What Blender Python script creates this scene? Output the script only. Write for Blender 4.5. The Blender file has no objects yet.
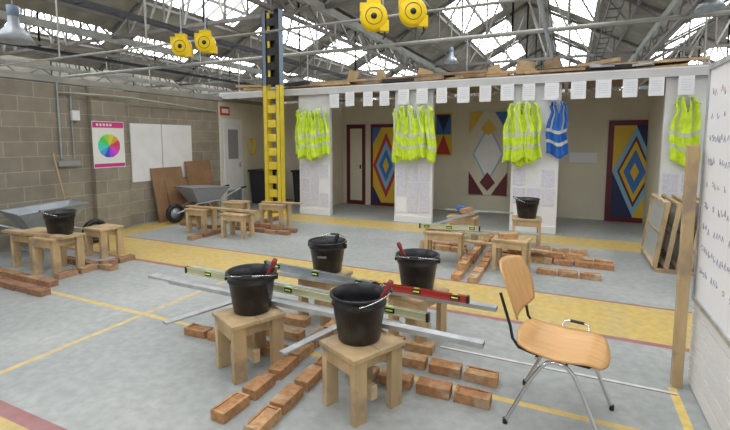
import bpy,math,random
from mathutils import Vector,Matrix
random.seed(7)
sc=bpy.context.scene
sc.view_settings.view_transform='Standard'
COL=bpy.context.collection
# ---------------------------------------------------------------- materials
def mat(name,col,rough=.6,metal=0,var=0,scale=6,bump=0,emit=0,island=None,stretch=None,dirt=None,dscale=3):
    m=bpy.data.materials.new(name);m.use_nodes=True
    nt=m.node_tree;b=nt.nodes['Principled BSDF']
    c=tuple(col)+(1,)
    b.inputs['Base Color'].default_value=c
    b.inputs['Roughness'].default_value=rough;b.inputs['Metallic'].default_value=metal
    tc=nt.nodes.new('ShaderNodeTexCoord');mp=nt.nodes.new('ShaderNodeMapping')
    nt.links.new(tc.outputs['Object'],mp.inputs['Vector'])
    if stretch: mp.inputs['Scale'].default_value=stretch
    last=None
    if island:
        g=nt.nodes.new('ShaderNodeNewGeometry');r=nt.nodes.new('ShaderNodeValToRGB')
        els=r.color_ramp.elements
        while len(els)<len(island): els.new(.5)
        for i,k in enumerate(island):
            els[i].position=i/(len(island)-1);els[i].color=tuple(k)+(1,)
        nt.links.new(g.outputs['Random Per Island'],r.inputs['Fac']);last=r.outputs['Color']
    if var:
        n=nt.nodes.new('ShaderNodeTexNoise');n.inputs['Scale'].default_value=scale;n.inputs['Detail'].default_value=6
        nt.links.new(mp.outputs['Vector'],n.inputs['Vector'])
        mr=nt.nodes.new('ShaderNodeMapRange');mr.inputs['From Min'].default_value=.3;mr.inputs['From Max'].default_value=.7
        mr.inputs['To Min'].default_value=1-var;mr.inputs['To Max'].default_value=1+var*.6
        nt.links.new(n.outputs['Fac'],mr.inputs['Value'])
        mx=nt.nodes.new('ShaderNodeVectorMath');mx.operation='SCALE'
        if last: nt.links.new(last,mx.inputs[0])
        else: mx.inputs[0].default_value=col
        nt.links.new(mr.outputs['Result'],mx.inputs['Scale']);last=mx.outputs['Vector']
        if bump:
            bp=nt.nodes.new('ShaderNodeBump');bp.inputs['Strength'].default_value=bump;bp.inputs['Distance'].default_value=.01
            nt.links.new(n.outputs['Fac'],bp.inputs['Height']);nt.links.new(bp.outputs['Normal'],b.inputs['Normal'])
    if dirt:
        n=nt.nodes.new('ShaderNodeTexNoise');n.inputs['Scale'].default_value=dscale;n.inputs['Detail'].default_value=9
        nt.links.new(tc.outputs['Object'],n.inputs['Vector'])
        mr=nt.nodes.new('ShaderNodeMapRange');mr.inputs['From Min'].default_value=.53;mr.inputs['From Max'].default_value=.66
        nt.links.new(n.outputs['Fac'],mr.inputs['Value'])
        mx=nt.nodes.new('ShaderNodeMix');mx.data_type='RGBA'
        nt.links.new(mr.outputs['Result'],mx.inputs['Factor'])
        if last: nt.links.new(last,mx.inputs['A'])
        else: mx.inputs['A'].default_value=c
        mx.inputs['B'].default_value=tuple(dirt)+(1,);last=mx.outputs['Result']
    if last: nt.links.new(last,b.inputs['Base Color'])
    if emit:
        b.inputs['Emission Color'].default_value=c;b.inputs['Emission Strength'].default_value=emit
    return m
M={}
M['wood']=mat('pine_wood',(.62,.42,.2),.65,var=.28,scale=9,stretch=(1,1,.25),island=[(.62,.45,.25),(.5,.35,.18),(.68,.52,.31)],dirt=(.36,.27,.18),dscale=5)
M['woodD']=mat('old_timber',(.42,.27,.13),.7,var=.3,scale=8,island=[(.40,.27,.15),(.5,.36,.2),(.27,.18,.11)])
M['ply']=mat('brown_plywood',(.3,.17,.09),.6,var=.2,scale=4)
M['brick']=mat('clay_brick',(.5,.25,.12),.85,var=.3,scale=25,bump=.4,island=[(.52,.27,.12),(.42,.2,.09),(.58,.34,.16),(.52,.31,.15)],dirt=(.52,.4,.27),dscale=8)
M['brickR']=mat('red_brick',(.3,.13,.07),.85,var=.25,scale=25,bump=.4,island=[(.38,.2,.11),(.28,.15,.09),(.46,.29,.16)])
M['black']=mat('black_rubber',(.012,.012,.014),.38)
M['blackm']=mat('bucket_plastic',(.011,.011,.014),.33,dirt=(.04,.04,.04),dscale=11)
M['alu']=mat('aluminium',(.52,.54,.56),.38,.6,var=.2,scale=12)
M['chrome']=mat('chrome',(.68,.69,.72),.18,1)
M['steel']=mat('galvanised_steel',(.42,.46,.5),.45,.5,var=.2,scale=8)
M['yel']=mat('yellow_paint',(.85,.66,.06),.5,var=.1,scale=6)
M['yelP']=mat('yellow_plastic',(.95,.66,.0),.4)
M['lemon']=mat('level_yellow',(.6,.58,.36),.4,var=.1)
M['red']=mat('red_paint',(.5,.05,.04),.45)
M['redD']=mat('trowel_handle_red',(.3,.04,.04),.45)
M['white']=mat('white_paint',(.82,.82,.82),.6,var=.05,scale=3)
M['railw']=mat('rail_grey_white',(.62,.63,.64),.6,var=.1,scale=3)
M['offw']=mat('scuffed_white_panel',(.82,.82,.84),.6,var=.06,scale=4)
M['paper']=mat('paper',(.86,.87,.9),.8)
M['paperL']=mat('printed_paper',(.7,.7,.79),.8,var=.15,scale=40)
M['beige']=mat('beige_wall_paint',(.76,.71,.57),.8,var=.06,scale=2)
M['maroon']=mat('maroon_gloss',(.14,.015,.025),.4)
M['navy']=mat('navy_paint',(.02,.03,.1),.5)
M['blue']=mat('blue_paint',(.05,.18,.5),.5)
M['sky']=mat('light_blue_paint',(.25,.5,.68),.5)
M['gold']=mat('gold_paint',(.75,.5,.04),.5)
M['dark']=mat('dark_void',(.03,.03,.035),.8)
M['hiviz']=mat('hi_vis_fabric',(.70,.9,.05),.75,var=.25,scale=7)
M['refl']=mat('reflective_tape',(.6,.64,.55),.4)
M['jblue']=mat('blue_workwear',(.03,.14,.5),.8,var=.2,scale=9)
M['beech']=mat('beech_ply',(.74,.42,.16),.35,var=.12,scale=5,stretch=(1,8,1))
M['roof']=mat('roof_lining',(.27,.245,.2),.9,var=.3,scale=2)
M['truss']=mat('truss_steel',(.17,.16,.145),.6,.1,var=.2,scale=3)
M['trussL']=mat('light_steel',(.36,.36,.33),.6,.1,var=.2,scale=3)
M['column']=mat('column_bluegrey',(.2,.27,.36),.5)
M['far']=mat('far_hall_wall',(.26,.24,.2),.9,var=.2,scale=.6)
M['card']=mat('cardboard',(.5,.36,.2),.8,var=.15,scale=5)
M['pink']=mat('poster_magenta',(.6,.04,.25),.6)
M['cream']=mat('poster_cream',(.8,.82,.78),.6)
M['grey']=mat('grey_plastic',(.3,.31,.33),.5)
M['mesh']=mat('dusty_glass',(.42,.45,.45),.3)
M['ink']=mat('marker_ink',(.33,.34,.45),.6)
M['inkr']=mat('marker_ink_red',(.6,.4,.43),.6)
M['glass']=mat('vial_green',(.45,.75,.1),.2)
M['tub']=mat('grey_barrow_tray',(.36,.4,.43),.45,.3,var=.2,scale=6)
# blockwork
def blockmat():
    m=bpy.data.materials.new('concrete_blockwork');m.use_nodes=True;nt=m.node_tree;b=nt.nodes['Principled BSDF']
    tc=nt.nodes.new('ShaderNodeTexCoord');sp=nt.nodes.new('ShaderNodeSeparateXYZ');cb=nt.nodes.new('ShaderNodeCombineXYZ')
    nt.links.new(tc.outputs['Object'],sp.inputs[0])
    ad=nt.nodes.new('ShaderNodeMath');ad.operation='ADD'
    nt.links.new(sp.outputs['X'],ad.inputs[0]);nt.links.new(sp.outputs['Y'],ad.inputs[1])
    nt.links.new(ad.outputs[0],cb.inputs['X']);nt.links.new(sp.outputs['Z'],cb.inputs['Y'])
    br=nt.nodes.new('ShaderNodeTexBrick');nt.links.new(cb.outputs[0],br.inputs['Vector'])
    br.inputs['Scale'].default_value=1;br.inputs['Brick Width'].default_value=.45;br.inputs['Row Height'].default_value=.225
    br.inputs['Mortar Size'].default_value=.007;br.inputs['Bias'].default_value=0
    br.inputs['Color1'].default_value=(.32,.285,.22,1);br.inputs['Color2'].default_value=(.25,.225,.18,1);br.inputs['Mortar'].default_value=(.4,.37,.3,1)
    n=nt.nodes.new('ShaderNodeTexNoise');n.inputs['Scale'].default_value=5;n.inputs['Detail'].default_value=8
    nt.links.new(tc.outputs['Object'],n.inputs['Vector'])
    mr=nt.nodes.new('ShaderNodeMapRange');mr.inputs['To Min'].default_value=.7;mr.inputs['To Max'].default_value=1.3
    nt.links.new(n.outputs['Fac'],mr.inputs['Value'])
    mx=nt.nodes.new('ShaderNodeVectorMath');mx.operation='SCALE'
    nt.links.new(br.outputs['Color'],mx.inputs[0]);nt.links.new(mr.outputs[0],mx.inputs['Scale']);nt.links.new(mx.outputs[0],b.inputs['Base Color'])
    b.inputs['Roughness'].default_value=.9
    bp=nt.nodes.new('ShaderNodeBump');bp.invert=True;bp.inputs['Strength'].default_value=.5;bp.inputs['Distance'].default_value=.01
    nt.links.new(br.outputs['Fac'],bp.inputs['Height']);nt.links.new(bp.outputs['Normal'],b.inputs['Normal'])
    return m
M['block']=blockmat()
# floor with painted bands
def floormat():
    m=bpy.data.materials.new('painted_concrete_floor');m.use_nodes=True;nt=m.node_tree;b=nt.nodes['Principled BSDF']
    L=nt.links
    tc=nt.nodes.new('ShaderNodeTexCoord');sp=nt.nodes.new('ShaderNodeSeparateXYZ');L.new(tc.outputs['Object'],sp.inputs[0])
    def noise(s,d=8):
        n=nt.nodes.new('ShaderNodeTexNoise');n.inputs['Scale'].default_value=s;n.inputs['Detail'].default_value=d;L.new(tc.outputs['Object'],n.inputs['Vector']);return n.outputs['Fac']
    n1=noise(1.1);n2=noise(14);n3=noise(3.5,10)
    r=nt.nodes.new('ShaderNodeValToRGB');r.color_ramp.elements[0].position=.3;r.color_ramp.elements[1].position=.72
    r.color_ramp.elements[0].color=(.32,.35,.35,1);r.color_ramp.elements[1].color=(.45,.465,.45,1);L.new(n1,r.inputs[0])
    last=r.outputs['Color']
    def rng(out,a,c):
        x=nt.nodes.new('ShaderNodeMath');x.operation='GREATER_THAN';L.new(out,x.inputs[0]);x.inputs[1].default_value=a
        y=nt.nodes.new('ShaderNodeMath');y.operation='LESS_THAN';L.new(out,y.inputs[0]);y.inputs[1].default_value=c
        z=nt.nodes.new('ShaderNodeMath');z.operation='MULTIPLY';L.new(x.outputs[0],z.inputs[0]);L.new(y.outputs[0],z.inputs[1]);return z.outputs[0]
    def mul(a,c):
        z=nt.nodes.new('ShaderNodeMath');z.operation='MULTIPLY';L.new(a,z.inputs[0])
        if isinstance(c,float): z.inputs[1].default_value=c
        else: L.new(c,z.inputs[1])
        return z.outputs[0]
    wear=nt.nodes.new('ShaderNodeMapRange');wear.inputs['From Min'].default_value=.33;wear.inputs['From Max'].default_value=.55;wear.inputs['To Min'].default_value=.82;L.new(n3,wear.inputs[0])
    def over(mask,col):
        nonlocal last
        x=nt.nodes.new('ShaderNodeMix');x.data_type='RGBA';L.new(mul(mask,wear.outputs[0]),x.inputs['Factor']);L.new(last,x.inputs['A']);x.inputs['B'].default_value=col+(1,);last=x.outputs['Result']
    Y=sp.outputs['Y'];X=sp.outputs['X']
    yl=(.62,.45,.14);rd=(.36,.15,.15)
    over(rng(Y,4.0,4.85),yl);over(rng(Y,7.25,7.95),yl)
    over(mul(rng(X,-7.3,-6.7),rng(Y,4.85,7.25)),yl)
    over(rng(Y,.4,1.3),yl);over(rng(Y,1.3,1.39),rd)
    over(rng(Y,3.93,4.0),rd);over(rng(Y,4.85,4.89),rd)
    over(rng(Y,2.68,2.73),(.72,.53,.16))
    over(mul(rng(X,-3.53,-3.48),rng(Y,1.3,4.0)),(.66,.5,.2))
    over(mul(rng(X,.64,.69),rng(Y,-2.,3.3)),(.75,.55,.16))
    over(mul(rng(Y,3.22,3.245),rng(X,-.85,.68)),(.74,.74,.74))
    over(mul(rng(Y,3.205,3.22),rng(X,-.85,.68)),(.15,.15,.15))  # shadow along the white strip, painted into the floor colour
    d=nt.nodes.new('ShaderNodeMapRange');d.inputs['From Min'].default_value=.35;d.inputs['From Max'].default_value=.7;d.inputs['To Min'].default_value=.85;d.inputs['To Max'].default_value=1.08
    L.new(n2,d.inputs[0]);s=nt.nodes.new('ShaderNodeVectorMath');s.operation='SCALE';L.new(last,s.inputs[0]);L.new(d.outputs[0],s.inputs['Scale'])
    L.new(s.outputs[0],b.inputs['Base Color'])
    rr=nt.nodes.new('ShaderNodeMapRange');rr.inputs['To Min'].default_value=.3;rr.inputs['To Max'].default_value=.6;L.new(n3,rr.inputs[0]);L.new(rr.outputs[0],b.inputs['Roughness'])
    return m
M['floor']=floormat()
def skymat():
    m=bpy.data.materials.new('skylight_glazing');m.use_nodes=True;nt=m.node_tree
    b=nt.nodes['Principled BSDF'];L=nt.links
    tc=nt.nodes.new('ShaderNodeTexCoord');sp=nt.nodes.new('ShaderNodeSeparateXYZ');L.new(tc.outputs['Object'],sp.inputs[0])
    f=nt.nodes.new('ShaderNodeMath');f.operation='PINGPONG';f.inputs[1].default_value=.3;L.new(sp.outputs['Y'],f.inputs[0])
    g=nt.nodes.new('ShaderNodeMath');g.operation='GREATER_THAN';g.inputs[1].default_value=.07;L.new(f.outputs[0],g.inputs[0])
    mr=nt.nodes.new('ShaderNodeMapRange');mr.inputs['To Min'].default_value=.35;mr.inputs['To Max'].default_value=7.0;L.new(g.outputs[0],mr.inputs[0])
    b.inputs['Base Color'].default_value=(.6,.6,.6,1)
    b.inputs['Emission Color'].default_value=(.97,.985,1,1);L.new(mr.outputs[0],b.inputs['Emission Strength'])
    return m
M['skyl']=skymat()
# ---------------------------------------------------------------- mesh builder
class B:
    def __init__(s): s.v=[];s.f=[];s.m=[];s.ml=[];s.sm=[]
    def mi(s,k):
        if k not in s.ml: s.ml.append(k)
        return s.ml.index(k)
    def add(s,vs,fs,k,smooth=False):
        o=len(s.v);s.v+= [Vector(x) for x in vs];i=s.mi(k)
        for f in fs: s.f.append([o+a for a in f]);s.m.append(i);s.sm.append(smooth)
    def box(s,c,d,k,R=None):
        x,y,z=[a/2 for a in d];vs=[Vector((i*x,j*y,l*z)) for i in(-1,1) for j in(-1,1) for l in(-1,1)]
        if R is not None:
            if isinstance(R,(int,float)): R=Matrix.Rotation(R,3,'Z')
            vs=[R@a for a in vs]
        vs=[a+Vector(c) for a in vs]
        s.add(vs,[(0,1,3,2),(4,6,7,5),(0,4,5,1),(2,3,7,6),(0,2,6,4),(1,5,7,3)],k)
    def bar(s,p,q,w,h,k,up=(0,0,1)):
        p=Vector(p);q=Vector(q);d=q-p;L=d.length;d.normalize()
        u=Vector(up)
        if abs(d.dot(u))>.98: u=Vector((0,1,0))
        a=d.cross(u).normalized();c=a.cross(d)
        s.box((p+q)/2,(L,w,h),k,Matrix((d,a,c)).transposed())
    def tube(s,pts,r,k,n=8,cap=True):
        pts=[Vector(p) for p in pts];vs=[];N=len(pts)
        t0=(pts[1]-pts[0]).normalized();u=Vector((0,0,1)) if abs(t0.z)<.9 else Vector((1,0,0))
        a=t0.cross(u).normalized()
        for i,p in enumerate(pts):
            t=(pts[min(i+1,N-1)]-pts[max(i-1,0)]).normalized()
            a=(a-t*a.dot(t)).normalized();b=t.cross(a)
            for j in range(n):
                an=2*math.pi*j/n;vs.append(p+(a*math.cos(an)+b*math.sin(an))*r)
        fs=[(i*n+j,i*n+(j+1)%n,(i+1)*n+(j+1)%n,(i+1)*n+j) for i in range(N-1) for j in range(n)]
        s.add(vs,fs,k,True)
        if cap: s.add(vs[:n],[tuple(range(n))[::-1]],k);s.add(vs[-n:],[tuple(range(n))],k)
    def lathe(s,prof,c,k,n=32,M3=None):
        vs=[];c=Vector(c)
        for r,z in prof:
            for j in range(n):
                an=2*math.pi*j/n;p=Vector((r*math.cos(an),r*math.sin(an),z))
                if M3 is not None:p=M3@p
                vs.append(p+c)
        fs=[(i*n+j,i*n+(j+1)%n,(i+1)*n+(j+1)%n,(i+1)*n+j) for i in range(len(prof)-1) for j in range(n)]
        s.add(vs,fs,k,True)
    def prism(s,poly,n,t,k):
        n=Vector(n)*t;P=[Vector(p) for p in poly];N=len(P)
        s.add(P+[p+n for p in P],[tuple(range(N))[::-1],tuple(range(N,2*N))]+[(i,(i+1)%N,N+(i+1)%N,N+i) for i in range(N)],k)
    def sheet(s,fn,nu,nv,t,k,kf=None,skip=None):
        top=[];bot=[]
        for i in range(nu+1):
            for j in range(nv+1):
                p,nn=fn(i/nu,j/nv);p=Vector(p);nn=Vector(nn)
                top.append(p+nn*t/2);bot.append(p-nn*t/2)
        W=nv+1;o=len(s.v);s.v+=top+bot;T=len(top)
        ids=[(i,j) for i in range(nu) for j in range(nv) if not(skip and skip((i+.5)/nu,(j+.5)/nv))]
        S=set(ids)
        for i,j in ids:
            kk=s.mi(kf((i+.5)/nu,(j+.5)/nv) if kf else k)
            a,b,c,d=i*W+j,(i+1)*W+j,(i+1)*W+j+1,i*W+j+1
            fl=[(a,b,c,d),(T+d,T+c,T+b,T+a)]
            for (ni,nj),(e,f) in {(i-1,j):(d,a),(i+1,j):(b,c),(i,j-1):(a,b),(i,j+1):(c,d)}.items():
                if (ni,nj) not in S: fl.append((e,T+e,T+f,f)[::-1])
            for q in fl: s.f.append([o+x for x in q]);s.m.append(kk);s.sm.append(True)
    def done(s,name,loc=(0,0,0),rz=0,bevel=0,fix=True):
        me=bpy.data.meshes.new(name);me.from_pydata([tuple(v) for v in s.v],[],s.f)
        for k in s.ml: me.materials.append(M[k])
        me.polygons.foreach_set('material_index',s.m);me.polygons.foreach_set('use_smooth',s.sm);me.update()
        if fix:
            import bmesh
            bm=bmesh.new();bm.from_mesh(me);bmesh.ops.recalc_face_normals(bm,faces=bm.faces);bm.to_mesh(me);bm.free()
        o=bpy.data.objects.new(name,me);COL.objects.link(o);o.location=loc;o.rotation_euler=(0,0,rz)
        if bevel:
            md=o.modifiers.new('bevel','BEVEL');md.width=bevel;md.segments=2;md.limit_method='ANGLE';md.angle_limit=.6
        return o
def one(name,c,d,k,bevel=0):
    b=B();b.box((0,0,0),d,k);return b.done(name,c,bevel=bevel)
rad=math.radians
# ---------------------------------------------------------------- shell
b=B();b.box((-7,19,-.05),(44,54,.1),'floor');b.done('floor')
XL=-7.4;YB=9.9;YF=8.1;RT=2.6
b=B();b.box((XL-.1,2.95,1.25),(.2,9.9,2.5),'block');b.box((XL+.06,5.14,1.25),(.12,.62,2.5),'block')
b.box((XL-.1,8.9,1.25),(.2,2.0,2.5),'beige')
b.done('wall_left')
b=B();b.box((XL-.1,3.95,2.55),(.26,11.9,.1),'trussL');b.done('trim_1')
one('wall_back',(-2.3,YB+.06,1.28),(10.2,.12,2.56),'beige')
one('wall_right',(2.86,6.6,1.3),(.12,6.7,2.6),'white')
b=B();b.box((0.83,1.2,.31),(.1,4.42,.62),'white');
for i in range(6): b.box((.775,1.2,.06+i*.1),(.012,4.42,.085),'white')
b.box((.83,1.2,1.33),(.1,4.42,1.42),'offw');b.done('wall_near_right')
wings=[-4.95,-2.73,-.54,1.67]
for i,x in enumerate(wings):
    b=B();b.box((x,YF+.05,1.27),(.76,.1,2.54),'offw')
    b.box((x-.3,(YF+.1+YB)/2,1.27),(.08,YB-YF-.1,2.54),'beige')
    b.box((x,YF-.01,.06),(.76,.02,.12),'white')
    b.done('wall_booth_wing')
    b=B()
    for r in range(3):
        for c in range(3):
            if random.random()<.85: b.box((x-.24+c*.235+random.uniform(-.01,.01),YF-.008,.95-r*.31+random.uniform(-.02,.02)),(.2,.004,.285),'paperL' if random.random()<.75 else 'paper')
    b.done('pinned_worksheets')
b=B();b.box((-2.6,YF-.06,2.605),(9.7,.08,.12),'railw');b.box((-2.6,YF-.02,2.675),(9.7,.16,.02),'white');b.done('trim_2')
b=B();b.box((-2.5,9.0,2.64),(9.7,1.75,.04),'woodD')
for i in range(9): b.box((-7+i*1.15,9.0,2.58),(.06,1.75,.08),'white')
b.done('booth_deck')
# ---------------------------------------------------------------- roof
VAL=[-21.8,-13.8,-5.8,2.2,10.2];ZV=5.2;ZR=7.3
b=B();sk=B()
for xv in VAL:
    xr=xv-4
    for sg in(-1,1):
        def S(t): return xr+sg*4*t,ZR+(ZV-ZR)*t
        def band(t0,t1,y0,y1,B_,k,off=0):
            a,za=S(t0);c,zc=S(t1);B_.add([(a,y0,za+off),(c,y0,zc+off),(c,y1,zc+off),(a,y1,za+off)],[(0,1,2,3)],k)
        ta,tb=.22,.60
        band(0,ta,-6,45.95,b,'roof');band(tb,1,-6,45.95,b,'roof')
        y=-6
        while y<45.9:
            band(ta,tb,y,y+1.0,b,'roof')
            if y+1.0<45.9: band(ta,tb,y+1.0,min(y+5,45.95),sk,'skyl')
            y+=5
b.done('ceiling',fix=False);sk.done('skylight_glazing',fix=False)
b=B();b.box((-7,46.1,3.6),(44,.2,7.4),'far');b.done('wall_far')
b=B();b.box((-25.9,20,3.6),(.2,52,7.4),'far');b.done('wall_far_left')
b=B();b.box((14.3,20,3.6),(.2,52,7.4),'far');b.done('wall_far_right')
for n,y in enumerate([5.2,10,15,20,25,30,35,40]):
    b=B();zc=ZV-.25
    b.bar((-25.7,y,zc),(10.2,y,zc),.1,.1,'truss')
    for xv in VAL:
        xr=xv-4;w=.05
        for sgn in (-1,1):
            b.bar((xr+sgn*4,y,ZV-.05),(xr,y,ZR-.08),.08,.1,'truss')
            for k in range(0,5):
                t=k/5;xx=xr+sgn*4*t;zt=ZR-.08+(ZV-ZR)*t
                b.bar((xx,y,zc),(xx,y,zt),w,w,'truss')
                x2=xr+sgn*4*(k+1)/5
                b.bar((xx,y,zt),(x2,y,zc),w,w,'trussL' if n%2 else 'truss')
    b.done('roof_truss')
b=B()
for xv in VAL[:-1]:
    b.bar((xv,-5,ZV-.3),(xv,45,ZV-.3),.14,.2,'trussL')
    b.bar((xv,-5,ZV-.85),(xv,45,ZV-.85),.08,.08,'truss')
    for i in range(27):
        y=4+i*1.5;b.bar((xv,y,ZV-.85),(xv,y+.75,ZV-.35),.04,.04,'truss');b.bar((xv,y+.75,ZV-.35),(xv,y+1.5,ZV-.85),.04,.04,'truss')
    xr=xv-4
    for t in (.19,.40,.63,.85):
        for s_ in(-1,1): b.bar((xr+s_*4*t,-5,ZR+(ZV-ZR)*t-.08),(xr+s_*4*t,45,ZR+(ZV-ZR)*t-.08),.07,.1,'truss')
b.done('valley_girders')
b=B()
for x,z in((-9.5,4.5),(-16,4.6),(.8,4.6),(5.5,4.5)):
    for s in(-1,1): b.bar((x+s*.13,3,z),(x+s*.13,44,z),.02,.07,'dark')
    for i in range(50): b.bar((x-.13,3+i*.8,z-.02),(x+.13,3+i*.8,z-.02),.04,.02,'dark')
    for i in range(9): b.tube([(x,5+i*4.8,z),(x,5.0+i*4.8,4.95)],.012,'dark')
b.done('cable_trays')
for y in (17.9,27.9,37.9):
    for xv in VAL[:4]:
        b=B();b.box((0,0,2.16),(.22,.22,4.28),'column');b.box((0,0,.02),(.4,.4,.04),'column');b.box((0,0,2.2),(.24,.24,.4),'yel');b.done('steel_column',(xv,y,0))
b=B()
for z,y,r in ((3.7,7.2,.025),(4.3,12,.05),(3.5,14,.03)):
    b.tube([(-20,y,z),(8,y,z)],r,'trussL')
for x in (-17,-12,-8.8,-3.0,3):
    b.tube([(x,7.2,3.7),(x,7.2,5.4)],.02,'trussL');b.tube([(x,12,4.3),(x,12,5)],.02,'trussL');b.tube([(x,14,3.5),(x,14,5)],.02,'trussL')
b.tube([(-.6,3,4.1),(-.6,30,4.1)],.05,'steel');b.done('overhead_service_pipes')
# main lattice column
b=B()
H=4.3
for sx in (-1,1):
    for z0,z1,k,k2 in ((0,2.75,'yel','yel'),(2.75,H,'black','column')):
        b.box((sx*.165,0,(z0+z1)/2),(.11,.02,z1-z0),k2 if sx==-1 else k)
        b.box((sx*.215,.06,(z0+z1)/2),(.015,.14,z1-z0),k2)
        b.box((sx*.115,.06,(z0+z1)/2),(.012,.14,z1-z0),k)
b.box((-.06,0.02,3.5),(.06,.02,1.5),'yel')
n=int(H/.3)
for i in range(n):
    z=.15+i*.3;k='yel' if z<2.75 else 'black'
    b.box((0,.06,z),(.24,.12,.16),k)
b.box((0,.05,.01),(.55,.35,.02),'yel')
b.box((.03,.09,3.5),(.22,.02,1.5),'black')
b.done('lattice_column',(-5.78,7.75,0))
# ---------------------------------------------------------------- furniture
def stool(x,y,rz,h=.4,sx=.34,sy=.4,name='timber_stool',low=True):
    b=B();n=3
    for i in range(2): b.box((0,-sy/4+i*sy/2,h-.014),(sx,sy/2-.004,.028),'wood')
    for i in(-1,1):
        for j in(-1,1): b.box((i*(sx/2-.035),j*(sy/2-.06),(h-.028)/2),(.045,.09,h-.028),'wood')
    for j in(-1,1): b.box((0,j*(sy/2-.025),h-.07),(sx-.115,.022,.08),'wood')
    for i in(-1,1): b.box((i*(sx/2-.066),0,h-.07),(.018,sy-.21,.08),'wood')
    if low: b.box((0,0,.12),(sx-.115,.045,.09),'wood')
    return b.done(name,(x,y,0),rz,.003)
def bucket(x,y,z,rz=0,name='builders_bucket',s=1.03):
    b=B()
    b.lathe([(0,0),(.12,0),(.125,.008),(.155,.215),(.162,.215),(.163,.225),(.158,.235),(.162,.262),(.172,.264),(.173,.276),(.166,.28),(.158,.276),(.15,.2),(.118,.012),(0,.01)],(0,0,0),'blackm',40)
    for q in(-1,1): b.box((0,q*.168,.235),(.035,.02,.035),'blackm')
    pts=[]
    for i in range(17):
        a=math.pi*i/16
        pts.append((-.19*math.sin(a),-.175*math.cos(a),.24+.055*math.sin(a)))
    b.tube(pts,.0035,'chrome',6)
    b.tube(pts[7:10],.009,'black',8)
    b.lathe([(0,.09),(.13,.1)],(0,0,0),'grey',24)
    for i in range(7):
        a=rad(-14+i*4.6);r=.1475
        b.box((r*math.cos(a),r*math.sin(a),.16),(.004,.007,.02),'grey',a)
    b.v=[v*s for v in b.v]
    return b.done(name,(x,y,z),rz)
def trowel(x,y,z,rz,tilt=.45,k='redD'):
    b=B();T=Matrix.Rotation(tilt,3,'Y')
    def t(p): return T@Vector(p)
    prof=[(.0,.0),(.014,.002),(.018,.03),(.014,.07),(.019,.11),(.016,.135),(0,.14)]
    b.lathe(prof,t((0,0,.13)),k,12,T)
    b.tube([t((0,0,.13)),t((0,0,.1)),t((.02,0,.07))],.005,'chrome',6)
    b.prism([t((.02,-.005,.08)),t((.02,-.05,.03)),t((.02,0,-.12)),t((.02,.05,.03)),t((.02,.005,.08))],T@Vector((1,0,0)),.003,'alu')
    return b.done('brick_trowel',(x,y,z),rz)
stools=[(-1.085,2.30,rad(-25)),(-1.99,2.36,rad(-25)),(-1.97,3.38,rad(-12)),(-1.06,3.3,rad(-18))]
for s in stools: stool(*s)
bucket(-1.12,2.33,.4,rad(200));bucket(-2.0,2.41,.4,rad(120));bucket(-1.98,3.45,.4,rad(-80));bucket(-1.08,3.34,.4,rad(100))
trowel(-1.04,2.35,.53,rad(10),.45);trowel(-1.95,2.44,.53,rad(20),.45);trowel(-1.13,3.32,.53,rad(200),.4,'redD');trowel(-1.92,3.4,.5,rad(60),.3,'black')
def row(b,x0,y0,dx,dy,n,z=0,k='brick'):
    for i in range(n):
        x=x0+dx*i;y=y0+dy*i
        a=(0 if dx else math.pi/2)+random.uniform(-.05,.05)
        c=Vector((x+random.uniform(-.008,.008),y+random.uniform(-.008,.008),.033+z))
        R=Matrix.Rotation(a,3,'Z')
        if (i%3==0): 
            b.box(c-Vector((0,0,.005)),(.215,.1025,.055),k,R)
            for q in(-1,1):
                b.box(c+R@Vector((0,q*.044,.0265)),(.215,.0145,.008),k,R);b.box(c+R@Vector((q*.098,0,.0265)),(.019,.0735,.008),k,R)
        else: b.box(c,(.215,.1025,.065),k,R)
b=B()
row(b,-2.72,2.6,.25,0,4);row(b,-1.22,2.6,.25,0,4);row(b,-2.5,2.87,.25,0,3);row(b,-1.22,2.87,.25,0,4)
row(b,-1.75,1.9,0,.25,7);row(b,-1.5,1.86,0,.25,7);row(b,-2.6,3.12,.25,0,3);row(b,-1.22,3.1,.25,0,2)
b.done('clay_bricks',bevel=.003)
def level(x0,x1,y0,y1,z,body,k2=None,w=.025,h=.06,vials=True,name='spirit_level',caps=True):
    p=Vector((x0,y0,0));q=Vector((x1,y1,0));L=(q-p).length;b=B()
    if caps:
        b.box((0,0,h/2),(L,w*.5,h),body);b.box((0,0,.004),(L,w,.008),body);b.box((0,0,h-.004),(L,w,.008),body)
        for s in(-1,1): b.box((s*L/2,0,h/2),(.02,w+.004,h+.002),'black')
    else:
        t=.003
        for s in(-1,1): b.box((0,s*(w/2-t/2),h/2),(L,t,h),body);b.box((0,0,h/2+s*(h/2-t/2)),(L,w-2*t,t),body)
    if vials:
        for t in(-.38,0,.38):
            b.box((t*L,0,h/2),(.07,w*.8,h*.55),'black');b.tube([(t*L-.025,-w*.42,h/2),(t*L+.025,-w*.42,h/2)],.007,'glass',8)
            b.box((t*L,0,h-.004),(.04,w*.7,.0095),'glass')
    a=math.atan2(y1-y0,x1-x0);c=(p+q)/2
    return b.done(name,(c.x,c.y,z),a,.001)
Z=.401
def edge(x0,x1,y0,y1,z=Z,w=.09,h=.018,k='alu'):
    if k=='wood':
        b=B();p=Vector((x0,y0,0));q=Vector((x1,y1,0));b.box((0,0,h/2),((q-p).length,w,h),k);c=(p+q)/2
        return b.done('timber_plank',(c.x,c.y,z),math.atan2(y1-y0,x1-x0))
    return level(x0,x1,y0,y1,z,k,w=w,h=h,vials=False,name='straight_edge',caps=False)
edge(-3.3,-.95,2.65,2.575)
edge(-2.95,-.40,2.55,2.48,Z+.019,.06,.03)
edge(-2.3,-.42,3.17,3.12,Z,.07,.03)
level(-1.4,-.62,3.12,3.1,Z+.031,'red',w=.03,h=.05)
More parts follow.
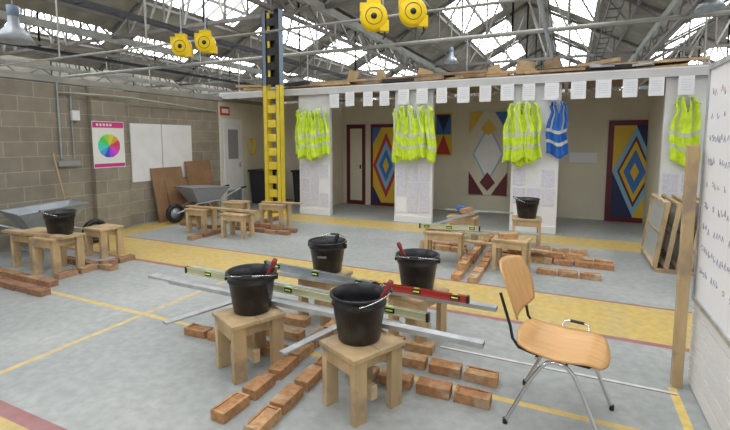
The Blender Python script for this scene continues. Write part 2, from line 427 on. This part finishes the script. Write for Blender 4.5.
level(-3.0,-.78,2.76,2.64,Z+.04,'lemon',w=.03,h=.055)
edge(-2.6,-.85,2.84,2.76,Z,.05,.025,'lemon')
edge(-3.1,-1.5,2.93,2.86,Z,.04,.04,'alu')
edge(-2.36,-2.15,1.97,2.7,Z+.001,.06,.012);edge(-1.42,-1.27,1.95,2.55,Z+.001,.05,.012)
level(-2.5,-1.35,3.22,3.08,Z+.031,'steel',w=.03)
# chair
def chair(x,y,rz):
    b=B();sz=.45
    def sq(u,v):
        s=2*u-1;t=2*v-1
        return s*math.sqrt(1-t*t*.28),t*math.sqrt(1-s*s*.28)
    def seat(u,v):
        s,t=sq(u,v);X=s*.24;Y=t*.235
        z=sz+.012*t*t-.02*(1-abs(s))*1-(.045*max(0,s-.55)**2/.2)+.03*max(0,-s-.5)**2/.25
        return (X,Y,z),(0,0,1)
    b.sheet(seat,18,16,.013,'beech')
    def back(u,v):
        s,t=sq(u,v);z=.735+s*.155;Y=t*.235
        X=-.25-(z-.6)*.36+.06*t*t
        return (X,Y,z),(1,0,.25)
    b.sheet(back,14,16,.012,'beech')
    for s in(-1,1):
        b.tube([(-.25,s*.235,.012),(-.12,s*.225,.3),(-.075,s*.22,.375),(-.04,s*.218,.412),(.0,s*.217,.42),(.05,s*.217,.412),(.09,s*.22,.375),(.13,s*.225,.3),(.25,s*.235,.012)],.011,'chrome',10)
        for X in(-.25,.25): b.tube([(X,s*.235,0),(X,s*.235,.03)],.014,'black',10)
        b.tube([(.17,s*.19,.428),(-.12,s*.19,.43),(-.2,s*.19,.445),(-.235,s*.19,.49),(-.25,s*.19,.56),(-.315,s*.17,.73)],.009,'black',8)
    b.tube([(.17,-.2,.425),(.17,.2,.425)],.009,'chrome',8);b.tube([(-.1,-.22,.418),(-.1,.22,.418)],.009,'chrome',8);b.tube([(.05,-.217,.412),(.05,.217,.412)],.009,'chrome',8)
    b.tube([(-.04,.2,.43),(-.04,.25,.45),(-.03,.265,.475),(.03,.27,.485),(.1,.265,.475),(.11,.25,.45),(.11,.2,.43)],.006,'chrome',8)
    b.tube([(.0,.267,.482),(.08,.267,.48)],.010,'black',8)
    return b.done('stacking_chair',(x,y,0),rz)
chair(.01,2.67,rad(-8))
# ---- other stations
def station(sts,bricks,k='brick'):
    for s in sts: stool(*s,low=False)
    b=B()
    for r in bricks: row(b,*r,k=k)
    b.done('clay_bricks')
station([(-1.45,5.62,.1,.42,.5,.36),(-.6,5.6,-.1,.4,.42,.36),(-1.5,6.95,0,.4,.45,.36),(-.54,6.9,.1,.45,.42,.36)],
 [(-1.12,5.0,0,.25,10),(-.93,4.98,0,.25,10),(-1.12,5.25,0,.25,6,.066),(-1.85,6.2,.235,0,3),(-.72,6.1,.235,0,6),(-.72,6.3,.235,0,6),(-.6,6.2,.235,0,4,.066),(-1.9,6.4,.235,0,3),(-.2,5.6,.24,0,3),(-.3,6.75,.24,0,3)])
bucket(-.54,6.9,.45)
for a in[(-1.8,-.9,5.7,5.5),(-1.6,-.3,5.6,5.8)]: edge(a[0],a[1],a[2],a[3],.42,.05,.02)
edge(-1.8,-.75,7.05,7.1,.46,.06,.02);edge(-1.65,-1.3,5.55,7.1,.452,.08,.02);edge(-1.5,-.2,6.3,6.05,.14,.1,.03,'wood')
level(-1.75,-1.0,5.5,5.62,.445,'lemon')
b=B();b.box((-.64,5.55,.433),(.215,.1,.065),'brick',.4);b.box((-1.42,6.85,.505),(.215,.1,.065),'brick',1.2);b.box((-1.55,7.05,.505),(.14,.16,.06),'blue',.2);b.done('spare_bricks')
station([(-4.95,5.65,.1,.4,.45,.36),(-5.8,5.7,0,.42,.42,.36),(-4.85,6.55,0,.45,.5,.36),(-5.8,6.6,.1,.42,.42,.36)],
 [(-6.5,6.0,.25,0,4),(-5.35,6.1,.25,0,5),(-5.35,6.3,.25,0,5),(-5.3,6.2,.25,0,4,.066),(-5.45,5.2,0,.25,3),(-5.3,6.7,0,.25,3)],'brickR')
edge(-6.1,-4.6,5.68,5.7,.43,.1,.02,'wood');edge(-5.1,-4.3,6.5,6.6,.46,.1,.02,'wood')
station([(-5.6,3.2,.1,.45,.38,.42),(-6.15,3.25,.1,.45,.4,.4),(-5.85,3.95,0,.4,.38,.36)],
 [(-6.3,2.61,.225,0,7),(-6.3,2.82,.225,0,6),(-5.9,3.5,.25,0,4),(-5.3,3.1,0,.25,4)],'brickR')
bucket(-5.62,3.25,.45,1)
edge(-6.4,-5.3,3.05,3.12,.451,.1,.03,'wood')
def barrow(x,y,rz,tray,name='wheelbarrow'):
    b=B()
    def ring(z,x0,x1,w,e=0): return [Vector((x0,-w,z)),Vector((x1,-w*.8,z)),Vector((x1,w*.8,z)),Vector((x0,w,z))]
    lo=ring(.36,-.28,.2,.19);hi=ring(.62,-.46,.42,.33);hi[1].z+=.06;hi[2].z+=.06
    lo2=[v*1 for v in lo];
    for v in lo2:v.z+=.012
    hi2=[Vector((v.x*.97,v.y*.965,v.z)) for v in hi]
    V=lo+hi+lo2+hi2
    F=[(0,1,2,3)]+[(i,(i+1)%4,4+(i+1)%4,4+i) for i in range(4)]+[(8,9,10,11)]+[(8+i,8+(i+1)%4,12+(i+1)%4,12+i) for i in range(4)]+[(4+i,4+(i+1)%4,12+(i+1)%4,12+i) for i in range(4)]
    b.add(V,F,tray)
    rim=hi+[hi[0]];b.tube(rim,.012,tray,8)
    for s in(-1,1):
        b.tube([(.62,s*.07,.19),(.2,s*.17,.34),(-.3,s*.22,.36),(-.75,s*.27,.55),(-.95,s*.27,.58)],.016,'steel',8)
        b.tube([(-.82,s*.27,.565),(-.97,s*.27,.583)],.021,'black',8)
        b.tube([(-.25,s*.22,.35),(-.33,s*.24,.02),(-.22,s*.24,.012),(-.02,s*.19,.35)],.014,'steel',8)
    b.tube([(-.33,-.24,.1),(-.33,.24,.1)],.012,'steel',8)
    T=Matrix.Rotation(math.pi/2,3,'X')
    prof=[(.12,-.035),(.15,-.045),(.18,-.035),(.19,0),(.18,.035),(.15,.045),(.12,.035),(.11,0),(.12,-.035)]
    b.lathe(prof,(.62,0,.19),'black',28,T)
    b.lathe([(0,-.02),(.115,-.012),(.115,.012),(0,.02)],(.62,0,.19),'steel',20,T)
    b.tube([(.62,-.08,.19),(.62,.08,.19)],.012,'steel',8)
    return b.done(name,(x,y,0),rz)
barrow(-6.75,3.75,rad(82),'tub');barrow(-6.8,6.7,rad(-96),'grey')
b=B()
for i,(y0,w,h) in enumerate(((6.35,.75,1.05),(7.15,.7,1.15),(6.7,.9,.8))):
    b.bar((XL+.24+i*.03,y0,.0),(XL+.03+i*.03,y0,h),w,.018,'ply',up=(1,0,0))
b.done('leaning_plywood_boards')
b=B();b.tube([(-7.0,4.25,.06),(-7.36,4.22,1.4)],.012,'wood',8);b.box((-6.99,4.25,.07),(.07,.32,.04),'wood');b.box((-6.99,4.25,.025),(.06,.31,.05),'dark');b.done('broom')
import colorsys
b=B();xp=XL+.124;cy=5.1
b.box((xp,cy,1.52),(.008,.58,.8),'cream');b.box((xp+.005,cy,1.86),(.004,.56,.1),'pink');b.box((xp+.005,cy,1.165),(.004,.56,.06),'pink')
for i in range(5): b.box((xp+.008,cy-.2+i*.06,1.86),(.002,.035,.04),'cream')
for i in range(12):
    k='cw%d'%i;M[k]=mat('colour_wheel_%d'%i,colorsys.hsv_to_rgb(i/12,.9,.7),.6)
    a0=2*math.pi*i/12;a1=2*math.pi*(i+1)/12;P=[]
    for a,r in((a0,.0),(a0,.2),((a0+a1)/2,.205),(a1,.2)): P.append((xp+.004,cy+r*math.cos(a),1.5+r*math.sin(a)))
    b.prism(P,(1,0,0),.003,k)
b.done('colour_wheel_poster')
for y0,y1 in((5.6,6.28),(6.3,7.05)): one('wall_display_board',(XL+.012,(y0+y1)/2,1.36),(.02,y1-y0,1.1),'offw')
b=B();b.tube([(XL+.03,4.35,2.5),(XL+.03,4.35,1.3)],.016,'steel');b.tube([(XL+.03,4.55,2.45),(XL+.03,4.55,1.3)],.012,'steel')
b.tube([(XL+.03,4.35,2.35),(XL+.2,4.9,2.35),(XL+.2,5.5,2.35),(XL+.03,7.8,2.25)],.018,'trussL');b.box((XL+.04,4.45,1.22),(.07,.35,.08),'grey');b.box((XL+.04,4.6,2.0),(.06,.12,.16),'white');b.done('conduit_and_switches')
b=B();b.box((XL+.021,8.3,1.05),(.04,.72,2.1),'white')
b.box((XL+.045,8.3,1.02),(.02,.58,2.0),'offw');b.box((XL+.058,8.3,1.5),(.01,.34,.7),'grey');b.box((XL+.07,8.5,1.0),(.05,.03,.12),'chrome');b.box((XL+.06,8.3,.25),(.01,.5,.3),'steel')
b.done('door_4')
b=B();b.box((XL+.011,8.1,2.28),(.02,.3,.2),'red');b.box((XL+.023,8.1,2.28),(.004,.22,.1),'paper');b.done('safety_sign')
b=B()
for i in range(4):
    cy=8.95;pts=[(XL+.05+.012*i,cy+(.12+.01*i)*math.sin(a),1.45+(.17+.012*i)*math.cos(a)) for a in [2*math.pi*j/20 for j in range(21)]]
    b.tube(pts,.009,'yelP',6)
b.box((XL+.051,8.95,1.62),(.1,.03,.03),'steel');b.done('coiled_extension_lead')
# ---------------------------------------------------------------- booth back wall
def pan(name,x0,x1,z0,z1,items,y=YB-.001):
    b=B();b.box(((x0+x1)/2,y-.02,(z0+z1)/2),(x1-x0,.04,z1-z0),items[0])
    d=.042
    for poly,k in items[1:]:
        P=[(x0+(x1-x0)*px,y-d,z0+(z1-z0)*pz) for px,pz in poly]
        b.prism(P,(0,1,0),.003,k);d+=.003
    return b.done(name)
R=lambda a,b_,c,d:[(a,b_),(c,b_),(c,d),(a,d)]
D=lambda w,h,cx=.5,cz=.5:[(cx-w,cz),(cx,cz-h),(cx+w,cz),(cx,cz+h)]
pan('door_1',.68,1.62,0,1.98,['maroon',(R(.1,.05,.9,.95),'gold'),(R(.1,.05,.5,.5),'navy'),(R(.5,.5,.9,.95),'navy'),(D(.4,.44),'sky'),(D(.31,.35),'maroon'),(D(.27,.3),'gold'),(D(.2,.22),'blue'),(D(.08,.09),'gold')])
pan('door_2',-4.42,-3.6,0,1.98,['maroon',(R(.08,.04,.92,.96),'gold'),(D(.42,.4),'red'),(D(.32,.3),'sky'),(D(.22,.2),'blue'),(D(.1,.1),'gold'),([(.08,.04),(.35,.04),(.08,.25)],'navy'),([(.08,.96),(.35,.96),(.08,.75)],'blue')])
pan('door_3',-5.08,-4.58,0,1.98,['maroon',(R(.2,.05,.85,.95),'beige'),(R(.72,.45,.8,.5),'black')])
pan('painted_mural_panel',-2.02,-1.2,.4,2.2,['beige',([(0,1),(.35,1),(0,.75)],'gold'),([(.65,1),(1,1),(1,.75)],'blue'),([(0,0),(.4,0),(0,.28)],'maroon'),([(.6,0),(1,0),(1,.28)],'maroon'),(D(.4,.36),'sky'),(D(.36,.32),'offw'),([(.3,.15),(.5,0.05),(.7,.15),(.5,.28)],'maroon'),([(.3,.8),(.5,.72),(.7,.8),(.5,.92)],'gold')])
pan('painted_sample_board',-2.8,-2.42,1.25,2.2,['gold',(R(.05,.5,.95,.97),'blue'),([(.05,.03),(.95,.03),(.5,.5)],'red'),([(.1,.97),(.9,.97),(.5,.55)],'navy')])
pan('taped_notice',-.0,.5,1.15,1.35,['paper'])
b=B()
for i,(x,y) in enumerate(((-7.05,9.05),(-6.0,9.4))):
    b.prism([(x-.2,y-.22,.0),(x+.2,y-.22,.0),(x+.24,y-.25,.8),(x-.24,y-.25,.8)],(0,1,0),.45,'dark');b.box((x,y-.02,.83),(.52,.54,.05),'black')
b.done('waste_bins')
def vest(x,z,w,h,k,y,ph,name='high_visibility_vest',tilt=0):
    b=B()
    def half(v):
        if v>.94: return .62+.2*(1-v)/.06*.4
        if v>.62: return .7+.22*abs((v-.78)/.16)
        return .92+.12*(.62-v)
    def fn(u,v):
        s=2*u-1;X=s*w/2*half(v)+tilt*(v-1)*w+.015*math.sin(v*9+ph);Zz=z-h*(1-v)*(1+.05*math.sin(s*3+ph))-(.08*abs(s)**1.5*h*.6 if v>.9 else 0)
        yy=-.035*math.sin(s*5+ph+v)-.03*math.sin(s*11+ph*2+v*3)-.045*(1-v)
        return (X,yy,Zz),(0,-1,0)
    def kf(u,v):
        if (.2<v<.26) or(.4<v<.46): return 'refl'
        if v>.46 and (.2<u<.28 or .72<u<.8): return 'refl'
        return k
    b.sheet(fn,22,34,.01,k,kf,lambda u,v: v>.72 and abs(2*u-1)<(v-.72)*1.2)
    b.tube([(0,.01,z-.2),(0,0,z-.01),(0,.03,z+.04)],.004,'steel',6)
    return b.done(name,(x,y,0))
for x in (-4.95,-2.73):
    for i,dx in enumerate((-.26,.26,-.09,.1)):
        vest(x+dx,2.25+random.uniform(-.04,.03),.37,1.0+random.uniform(-.06,.05),'hiviz',YF-.08-.04*i,i*2+x,tilt=random.uniform(-.15,.15))
for i,(dx) in enumerate((-.27,-.02,-.15)):
    vest(-.60+dx,2.26,.37,1.04+random.uniform(-.06,.03),'hiviz',YF-.08-.04*i,i*2,tilt=random.uniform(-.1,.1))
vest(-.2,2.26,.34,.92,'jblue',YF-.08,1,'blue_work_jacket')
vest(1.55,2.26,.38,1.02,'hiviz',YF-.08,1)
b=B();x=-4.4
while x<2:
    dz=random.uniform(-.015,.01);w_=random.choice((.2,.2,.22))
    b.box((x,YF-.105,2.41+dz),(w_,.004,.28),'paper')
    for i in range(5): b.box((x,YF-.1075,2.49-i*.035+dz),(.13,.001,.008),'paperL')
    x+=.37+random.uniform(-.03,.03)
b.done('hanging_paper_sheets')
# stored timber along the whole deck
b=B()
for i in range(110):
    x=random.uniform(-6.7,1.5);y=random.uniform(8.35,9.5);L=random.uniform(.4,1.6);a=random.gauss(0,.22);z=2.69+random.uniform(0,.17)
    b.box((x,y,z),(L,random.uniform(.07,.2),random.uniform(.03,.07)),random.choice(['wood','woodD','woodD','card','alu','dark']),Matrix.Rotation(a,3,'Z')@Matrix.Rotation(random.uniform(-.04,.04),3,'Y'))
for i in range(16):
    x=random.uniform(-5.8,.6);b.box((x,random.uniform(8.25,8.6),2.69+.05*(i%4)),(random.uniform(1.2,2.4),.1,.045),random.choice(['wood','woodD']),random.uniform(-.04,.04))
for x,w,hh,a in((-4.3,.22,.42,.3),(-3.6,.18,.38,-.2),(-2.7,.3,.34,.35),(-1.3,.22,.32,-.3),(-.8,.32,.36,.2),(-.3,.28,.38,-.35)):
    b.box((x,8.6,2.66+hh/2),(w,.05,hh),random.choice(('woodD','card')),Matrix.Rotation(a,3,'Y'))
for x in(-5.2,-3.2,-1.8,.3): b.box((x,9.0,2.79),(.6,.45,.26),'card',.2)
b.done('stored_timber_offcuts')
def reel(x,y,z,rz,s=1.15):
    b=B();T=Matrix.Rotation(math.pi/2,3,'X')
    b.lathe([(0,-.07),(.13,-.07),(.155,-.05),(.16,0),(.155,.05),(.13,.07),(0,.07)],(0,0,0),'yelP',28,T)
    b.lathe([(0,.085),(.03,.085),(.035,.07)],(0,0,0),'black',20,T)
    b.lathe([(.09,.068),(.09,.074),(.096,.074),(.096,.068)],(0,0,0),'black',24,T)
    b.box((0,0,.15),(.16,.1,.1),'yelP');b.box((.12,0,-.1),(.1,.11,.12),'yelP');b.box((-.1,0,.1),(.12,.11,.1),'yelP')
    b.v=[v*s for v in b.v]
    b.box((0,0,.25),(.05,.03,.05),'steel');b.tube([(0,0,.23),(0,0,4.9-z)],.012,'steel',6)
    b.tube([(.14,0,-.15),(.15,0,-.24),(.12,0,-.28)],.012,'black',6)
    return b.done('hanging_cable_reel',(x,y,z),rz)
for x,y,z in((-2.4,5.45,3.2),(-1.95,5.7,3.27),(-6.65,6.2,3.33),(-6.25,6.4,3.4)): reel(x,y,z,rad(25))
b=B();b.bar((-8,5.6,4.5),(3,5.6,4.5),.08,.12,'trussL');b.done('reel_support_beam')
def lamp(x,y,z):
    b=B();b.lathe([(.07,.3),(.08,.12),(.2,-.02),(.26,-.14),(.25,-.14),(.19,-.02),(0,.02)],(0,0,0),'steel',24);b.lathe([(0,.42),(.08,.4),(.08,.25),(.05,.2)],(0,0,0),'column',16)
    b.tube([(0,0,.4),(0,0,4.95-z)],.01,'steel',6);b.done('high_bay_lamp',(x,y,z))
lamp(-7.85,4.06,3.25);lamp(2.4,11.0,4.3);lamp(-10.5,14,4.3);lamp(-4,16,4.5)
# ---------------------------------------------------------------- right whiteboard wall
b=B();b.box((.695,3.34,.785),(.06,.06,1.57),'wood');b.done('timber_post',bevel=.004)
b=B();b.box((.77,1.82,1.32),(.016,3.1,1.44),'paper')
for z in(.6,2.04): b.box((.766,1.82,z),(.03,3.12,.03),'alu')
for y in(3.37,2.4,.28): b.box((.766,y,1.32),(.025,.02,1.44),'alu')
for r in range(9):
    y=3.28
    while y>1.2:
        k='inkr' if r in(0,4) else 'ink'
        zz=1.88-r*.135+random.uniform(-.01,.01)
        w_=random.uniform(.02,.04);h_=random.uniform(.025,.04);X=.761
        kind=random.randrange(4)
        if kind==0: pts=[(X,y-w_/2+w_/2*math.cos(a),zz+h_/2*math.sin(a)) for a in [j*.7 for j in range(9)]]
        elif kind==1: pts=[(X,y,zz+h_/2),(X,y-w_*.2,zz-h_/2),(X,y-w_*.6,zz-h_*.4),(X,y-w_,zz)]
        elif kind==2: pts=[(X,y,zz-h_/2),(X,y-w_*.5,zz+h_/2),(X,y-w_,zz-h_/2)]
        else: pts=[(X,y,zz+h_/2),(X,y-.005,zz-h_/2),(X,y-.01,zz),(X,y-w_*.7,zz),(X,y-w_*.8,zz-h_/2)]
        b.tube(pts,.0018,k,4,False)
        y-=w_+random.uniform(.01,.025)
        if random.random()<.25:y-=.07
b.done('whiteboard',fix=False)
b=B()
for i in range(5):
    x=1.0+i*.12;t=.35
    y0=6.3;y1=7.3
    p=lambda y,z:(x+z*t*.35,y,z)
    b.bar(p(y0,0.04),p(y0,.85),.05,.03,'wood');b.bar(p(y1,0.04),p(y1,.85),.05,.03,'wood');b.bar(p(y0,.06),p(y1,.06),.05,.03,'wood');b.bar(p(y0,.83),p(y1,.83),.05,.03,'wood')
    b.bar(p(y0,.45),p(y1,.45),.03,.02,'woodD')
    if i%2==0: b.add([p(y0,.03),p(y1,.03),p(y1,.83),p(y0,.83)],[(0,1,2,3)],'mesh')
b.bar((1.0,6.25,.02),(1.9,6.25,.02),.06,.04,'woodD');b.bar((1.0,7.35,.02),(1.9,7.35,.02),.06,.04,'woodD')
b.done('timber_frame_rack',fix=False)
# ---------------------------------------------------------------- light
w=bpy.data.worlds.new('world');sc.world=w;w.use_nodes=True
w.node_tree.nodes['Background'].inputs[0].default_value=(.88,.93,1,1);w.node_tree.nodes['Background'].inputs[1].default_value=.5
cd=bpy.data.cameras.new("camera");c=bpy.data.objects.new("camera",cd);COL.objects.link(c)
c.location=(0,0,1.6);c.rotation_euler=(rad(90-5.58),0,rad(24.88));cd.sensor_width=36;cd.lens=21.7;cd.shift_y=-.0438;cd.clip_start=.05;cd.clip_end=200
sc.camera=c
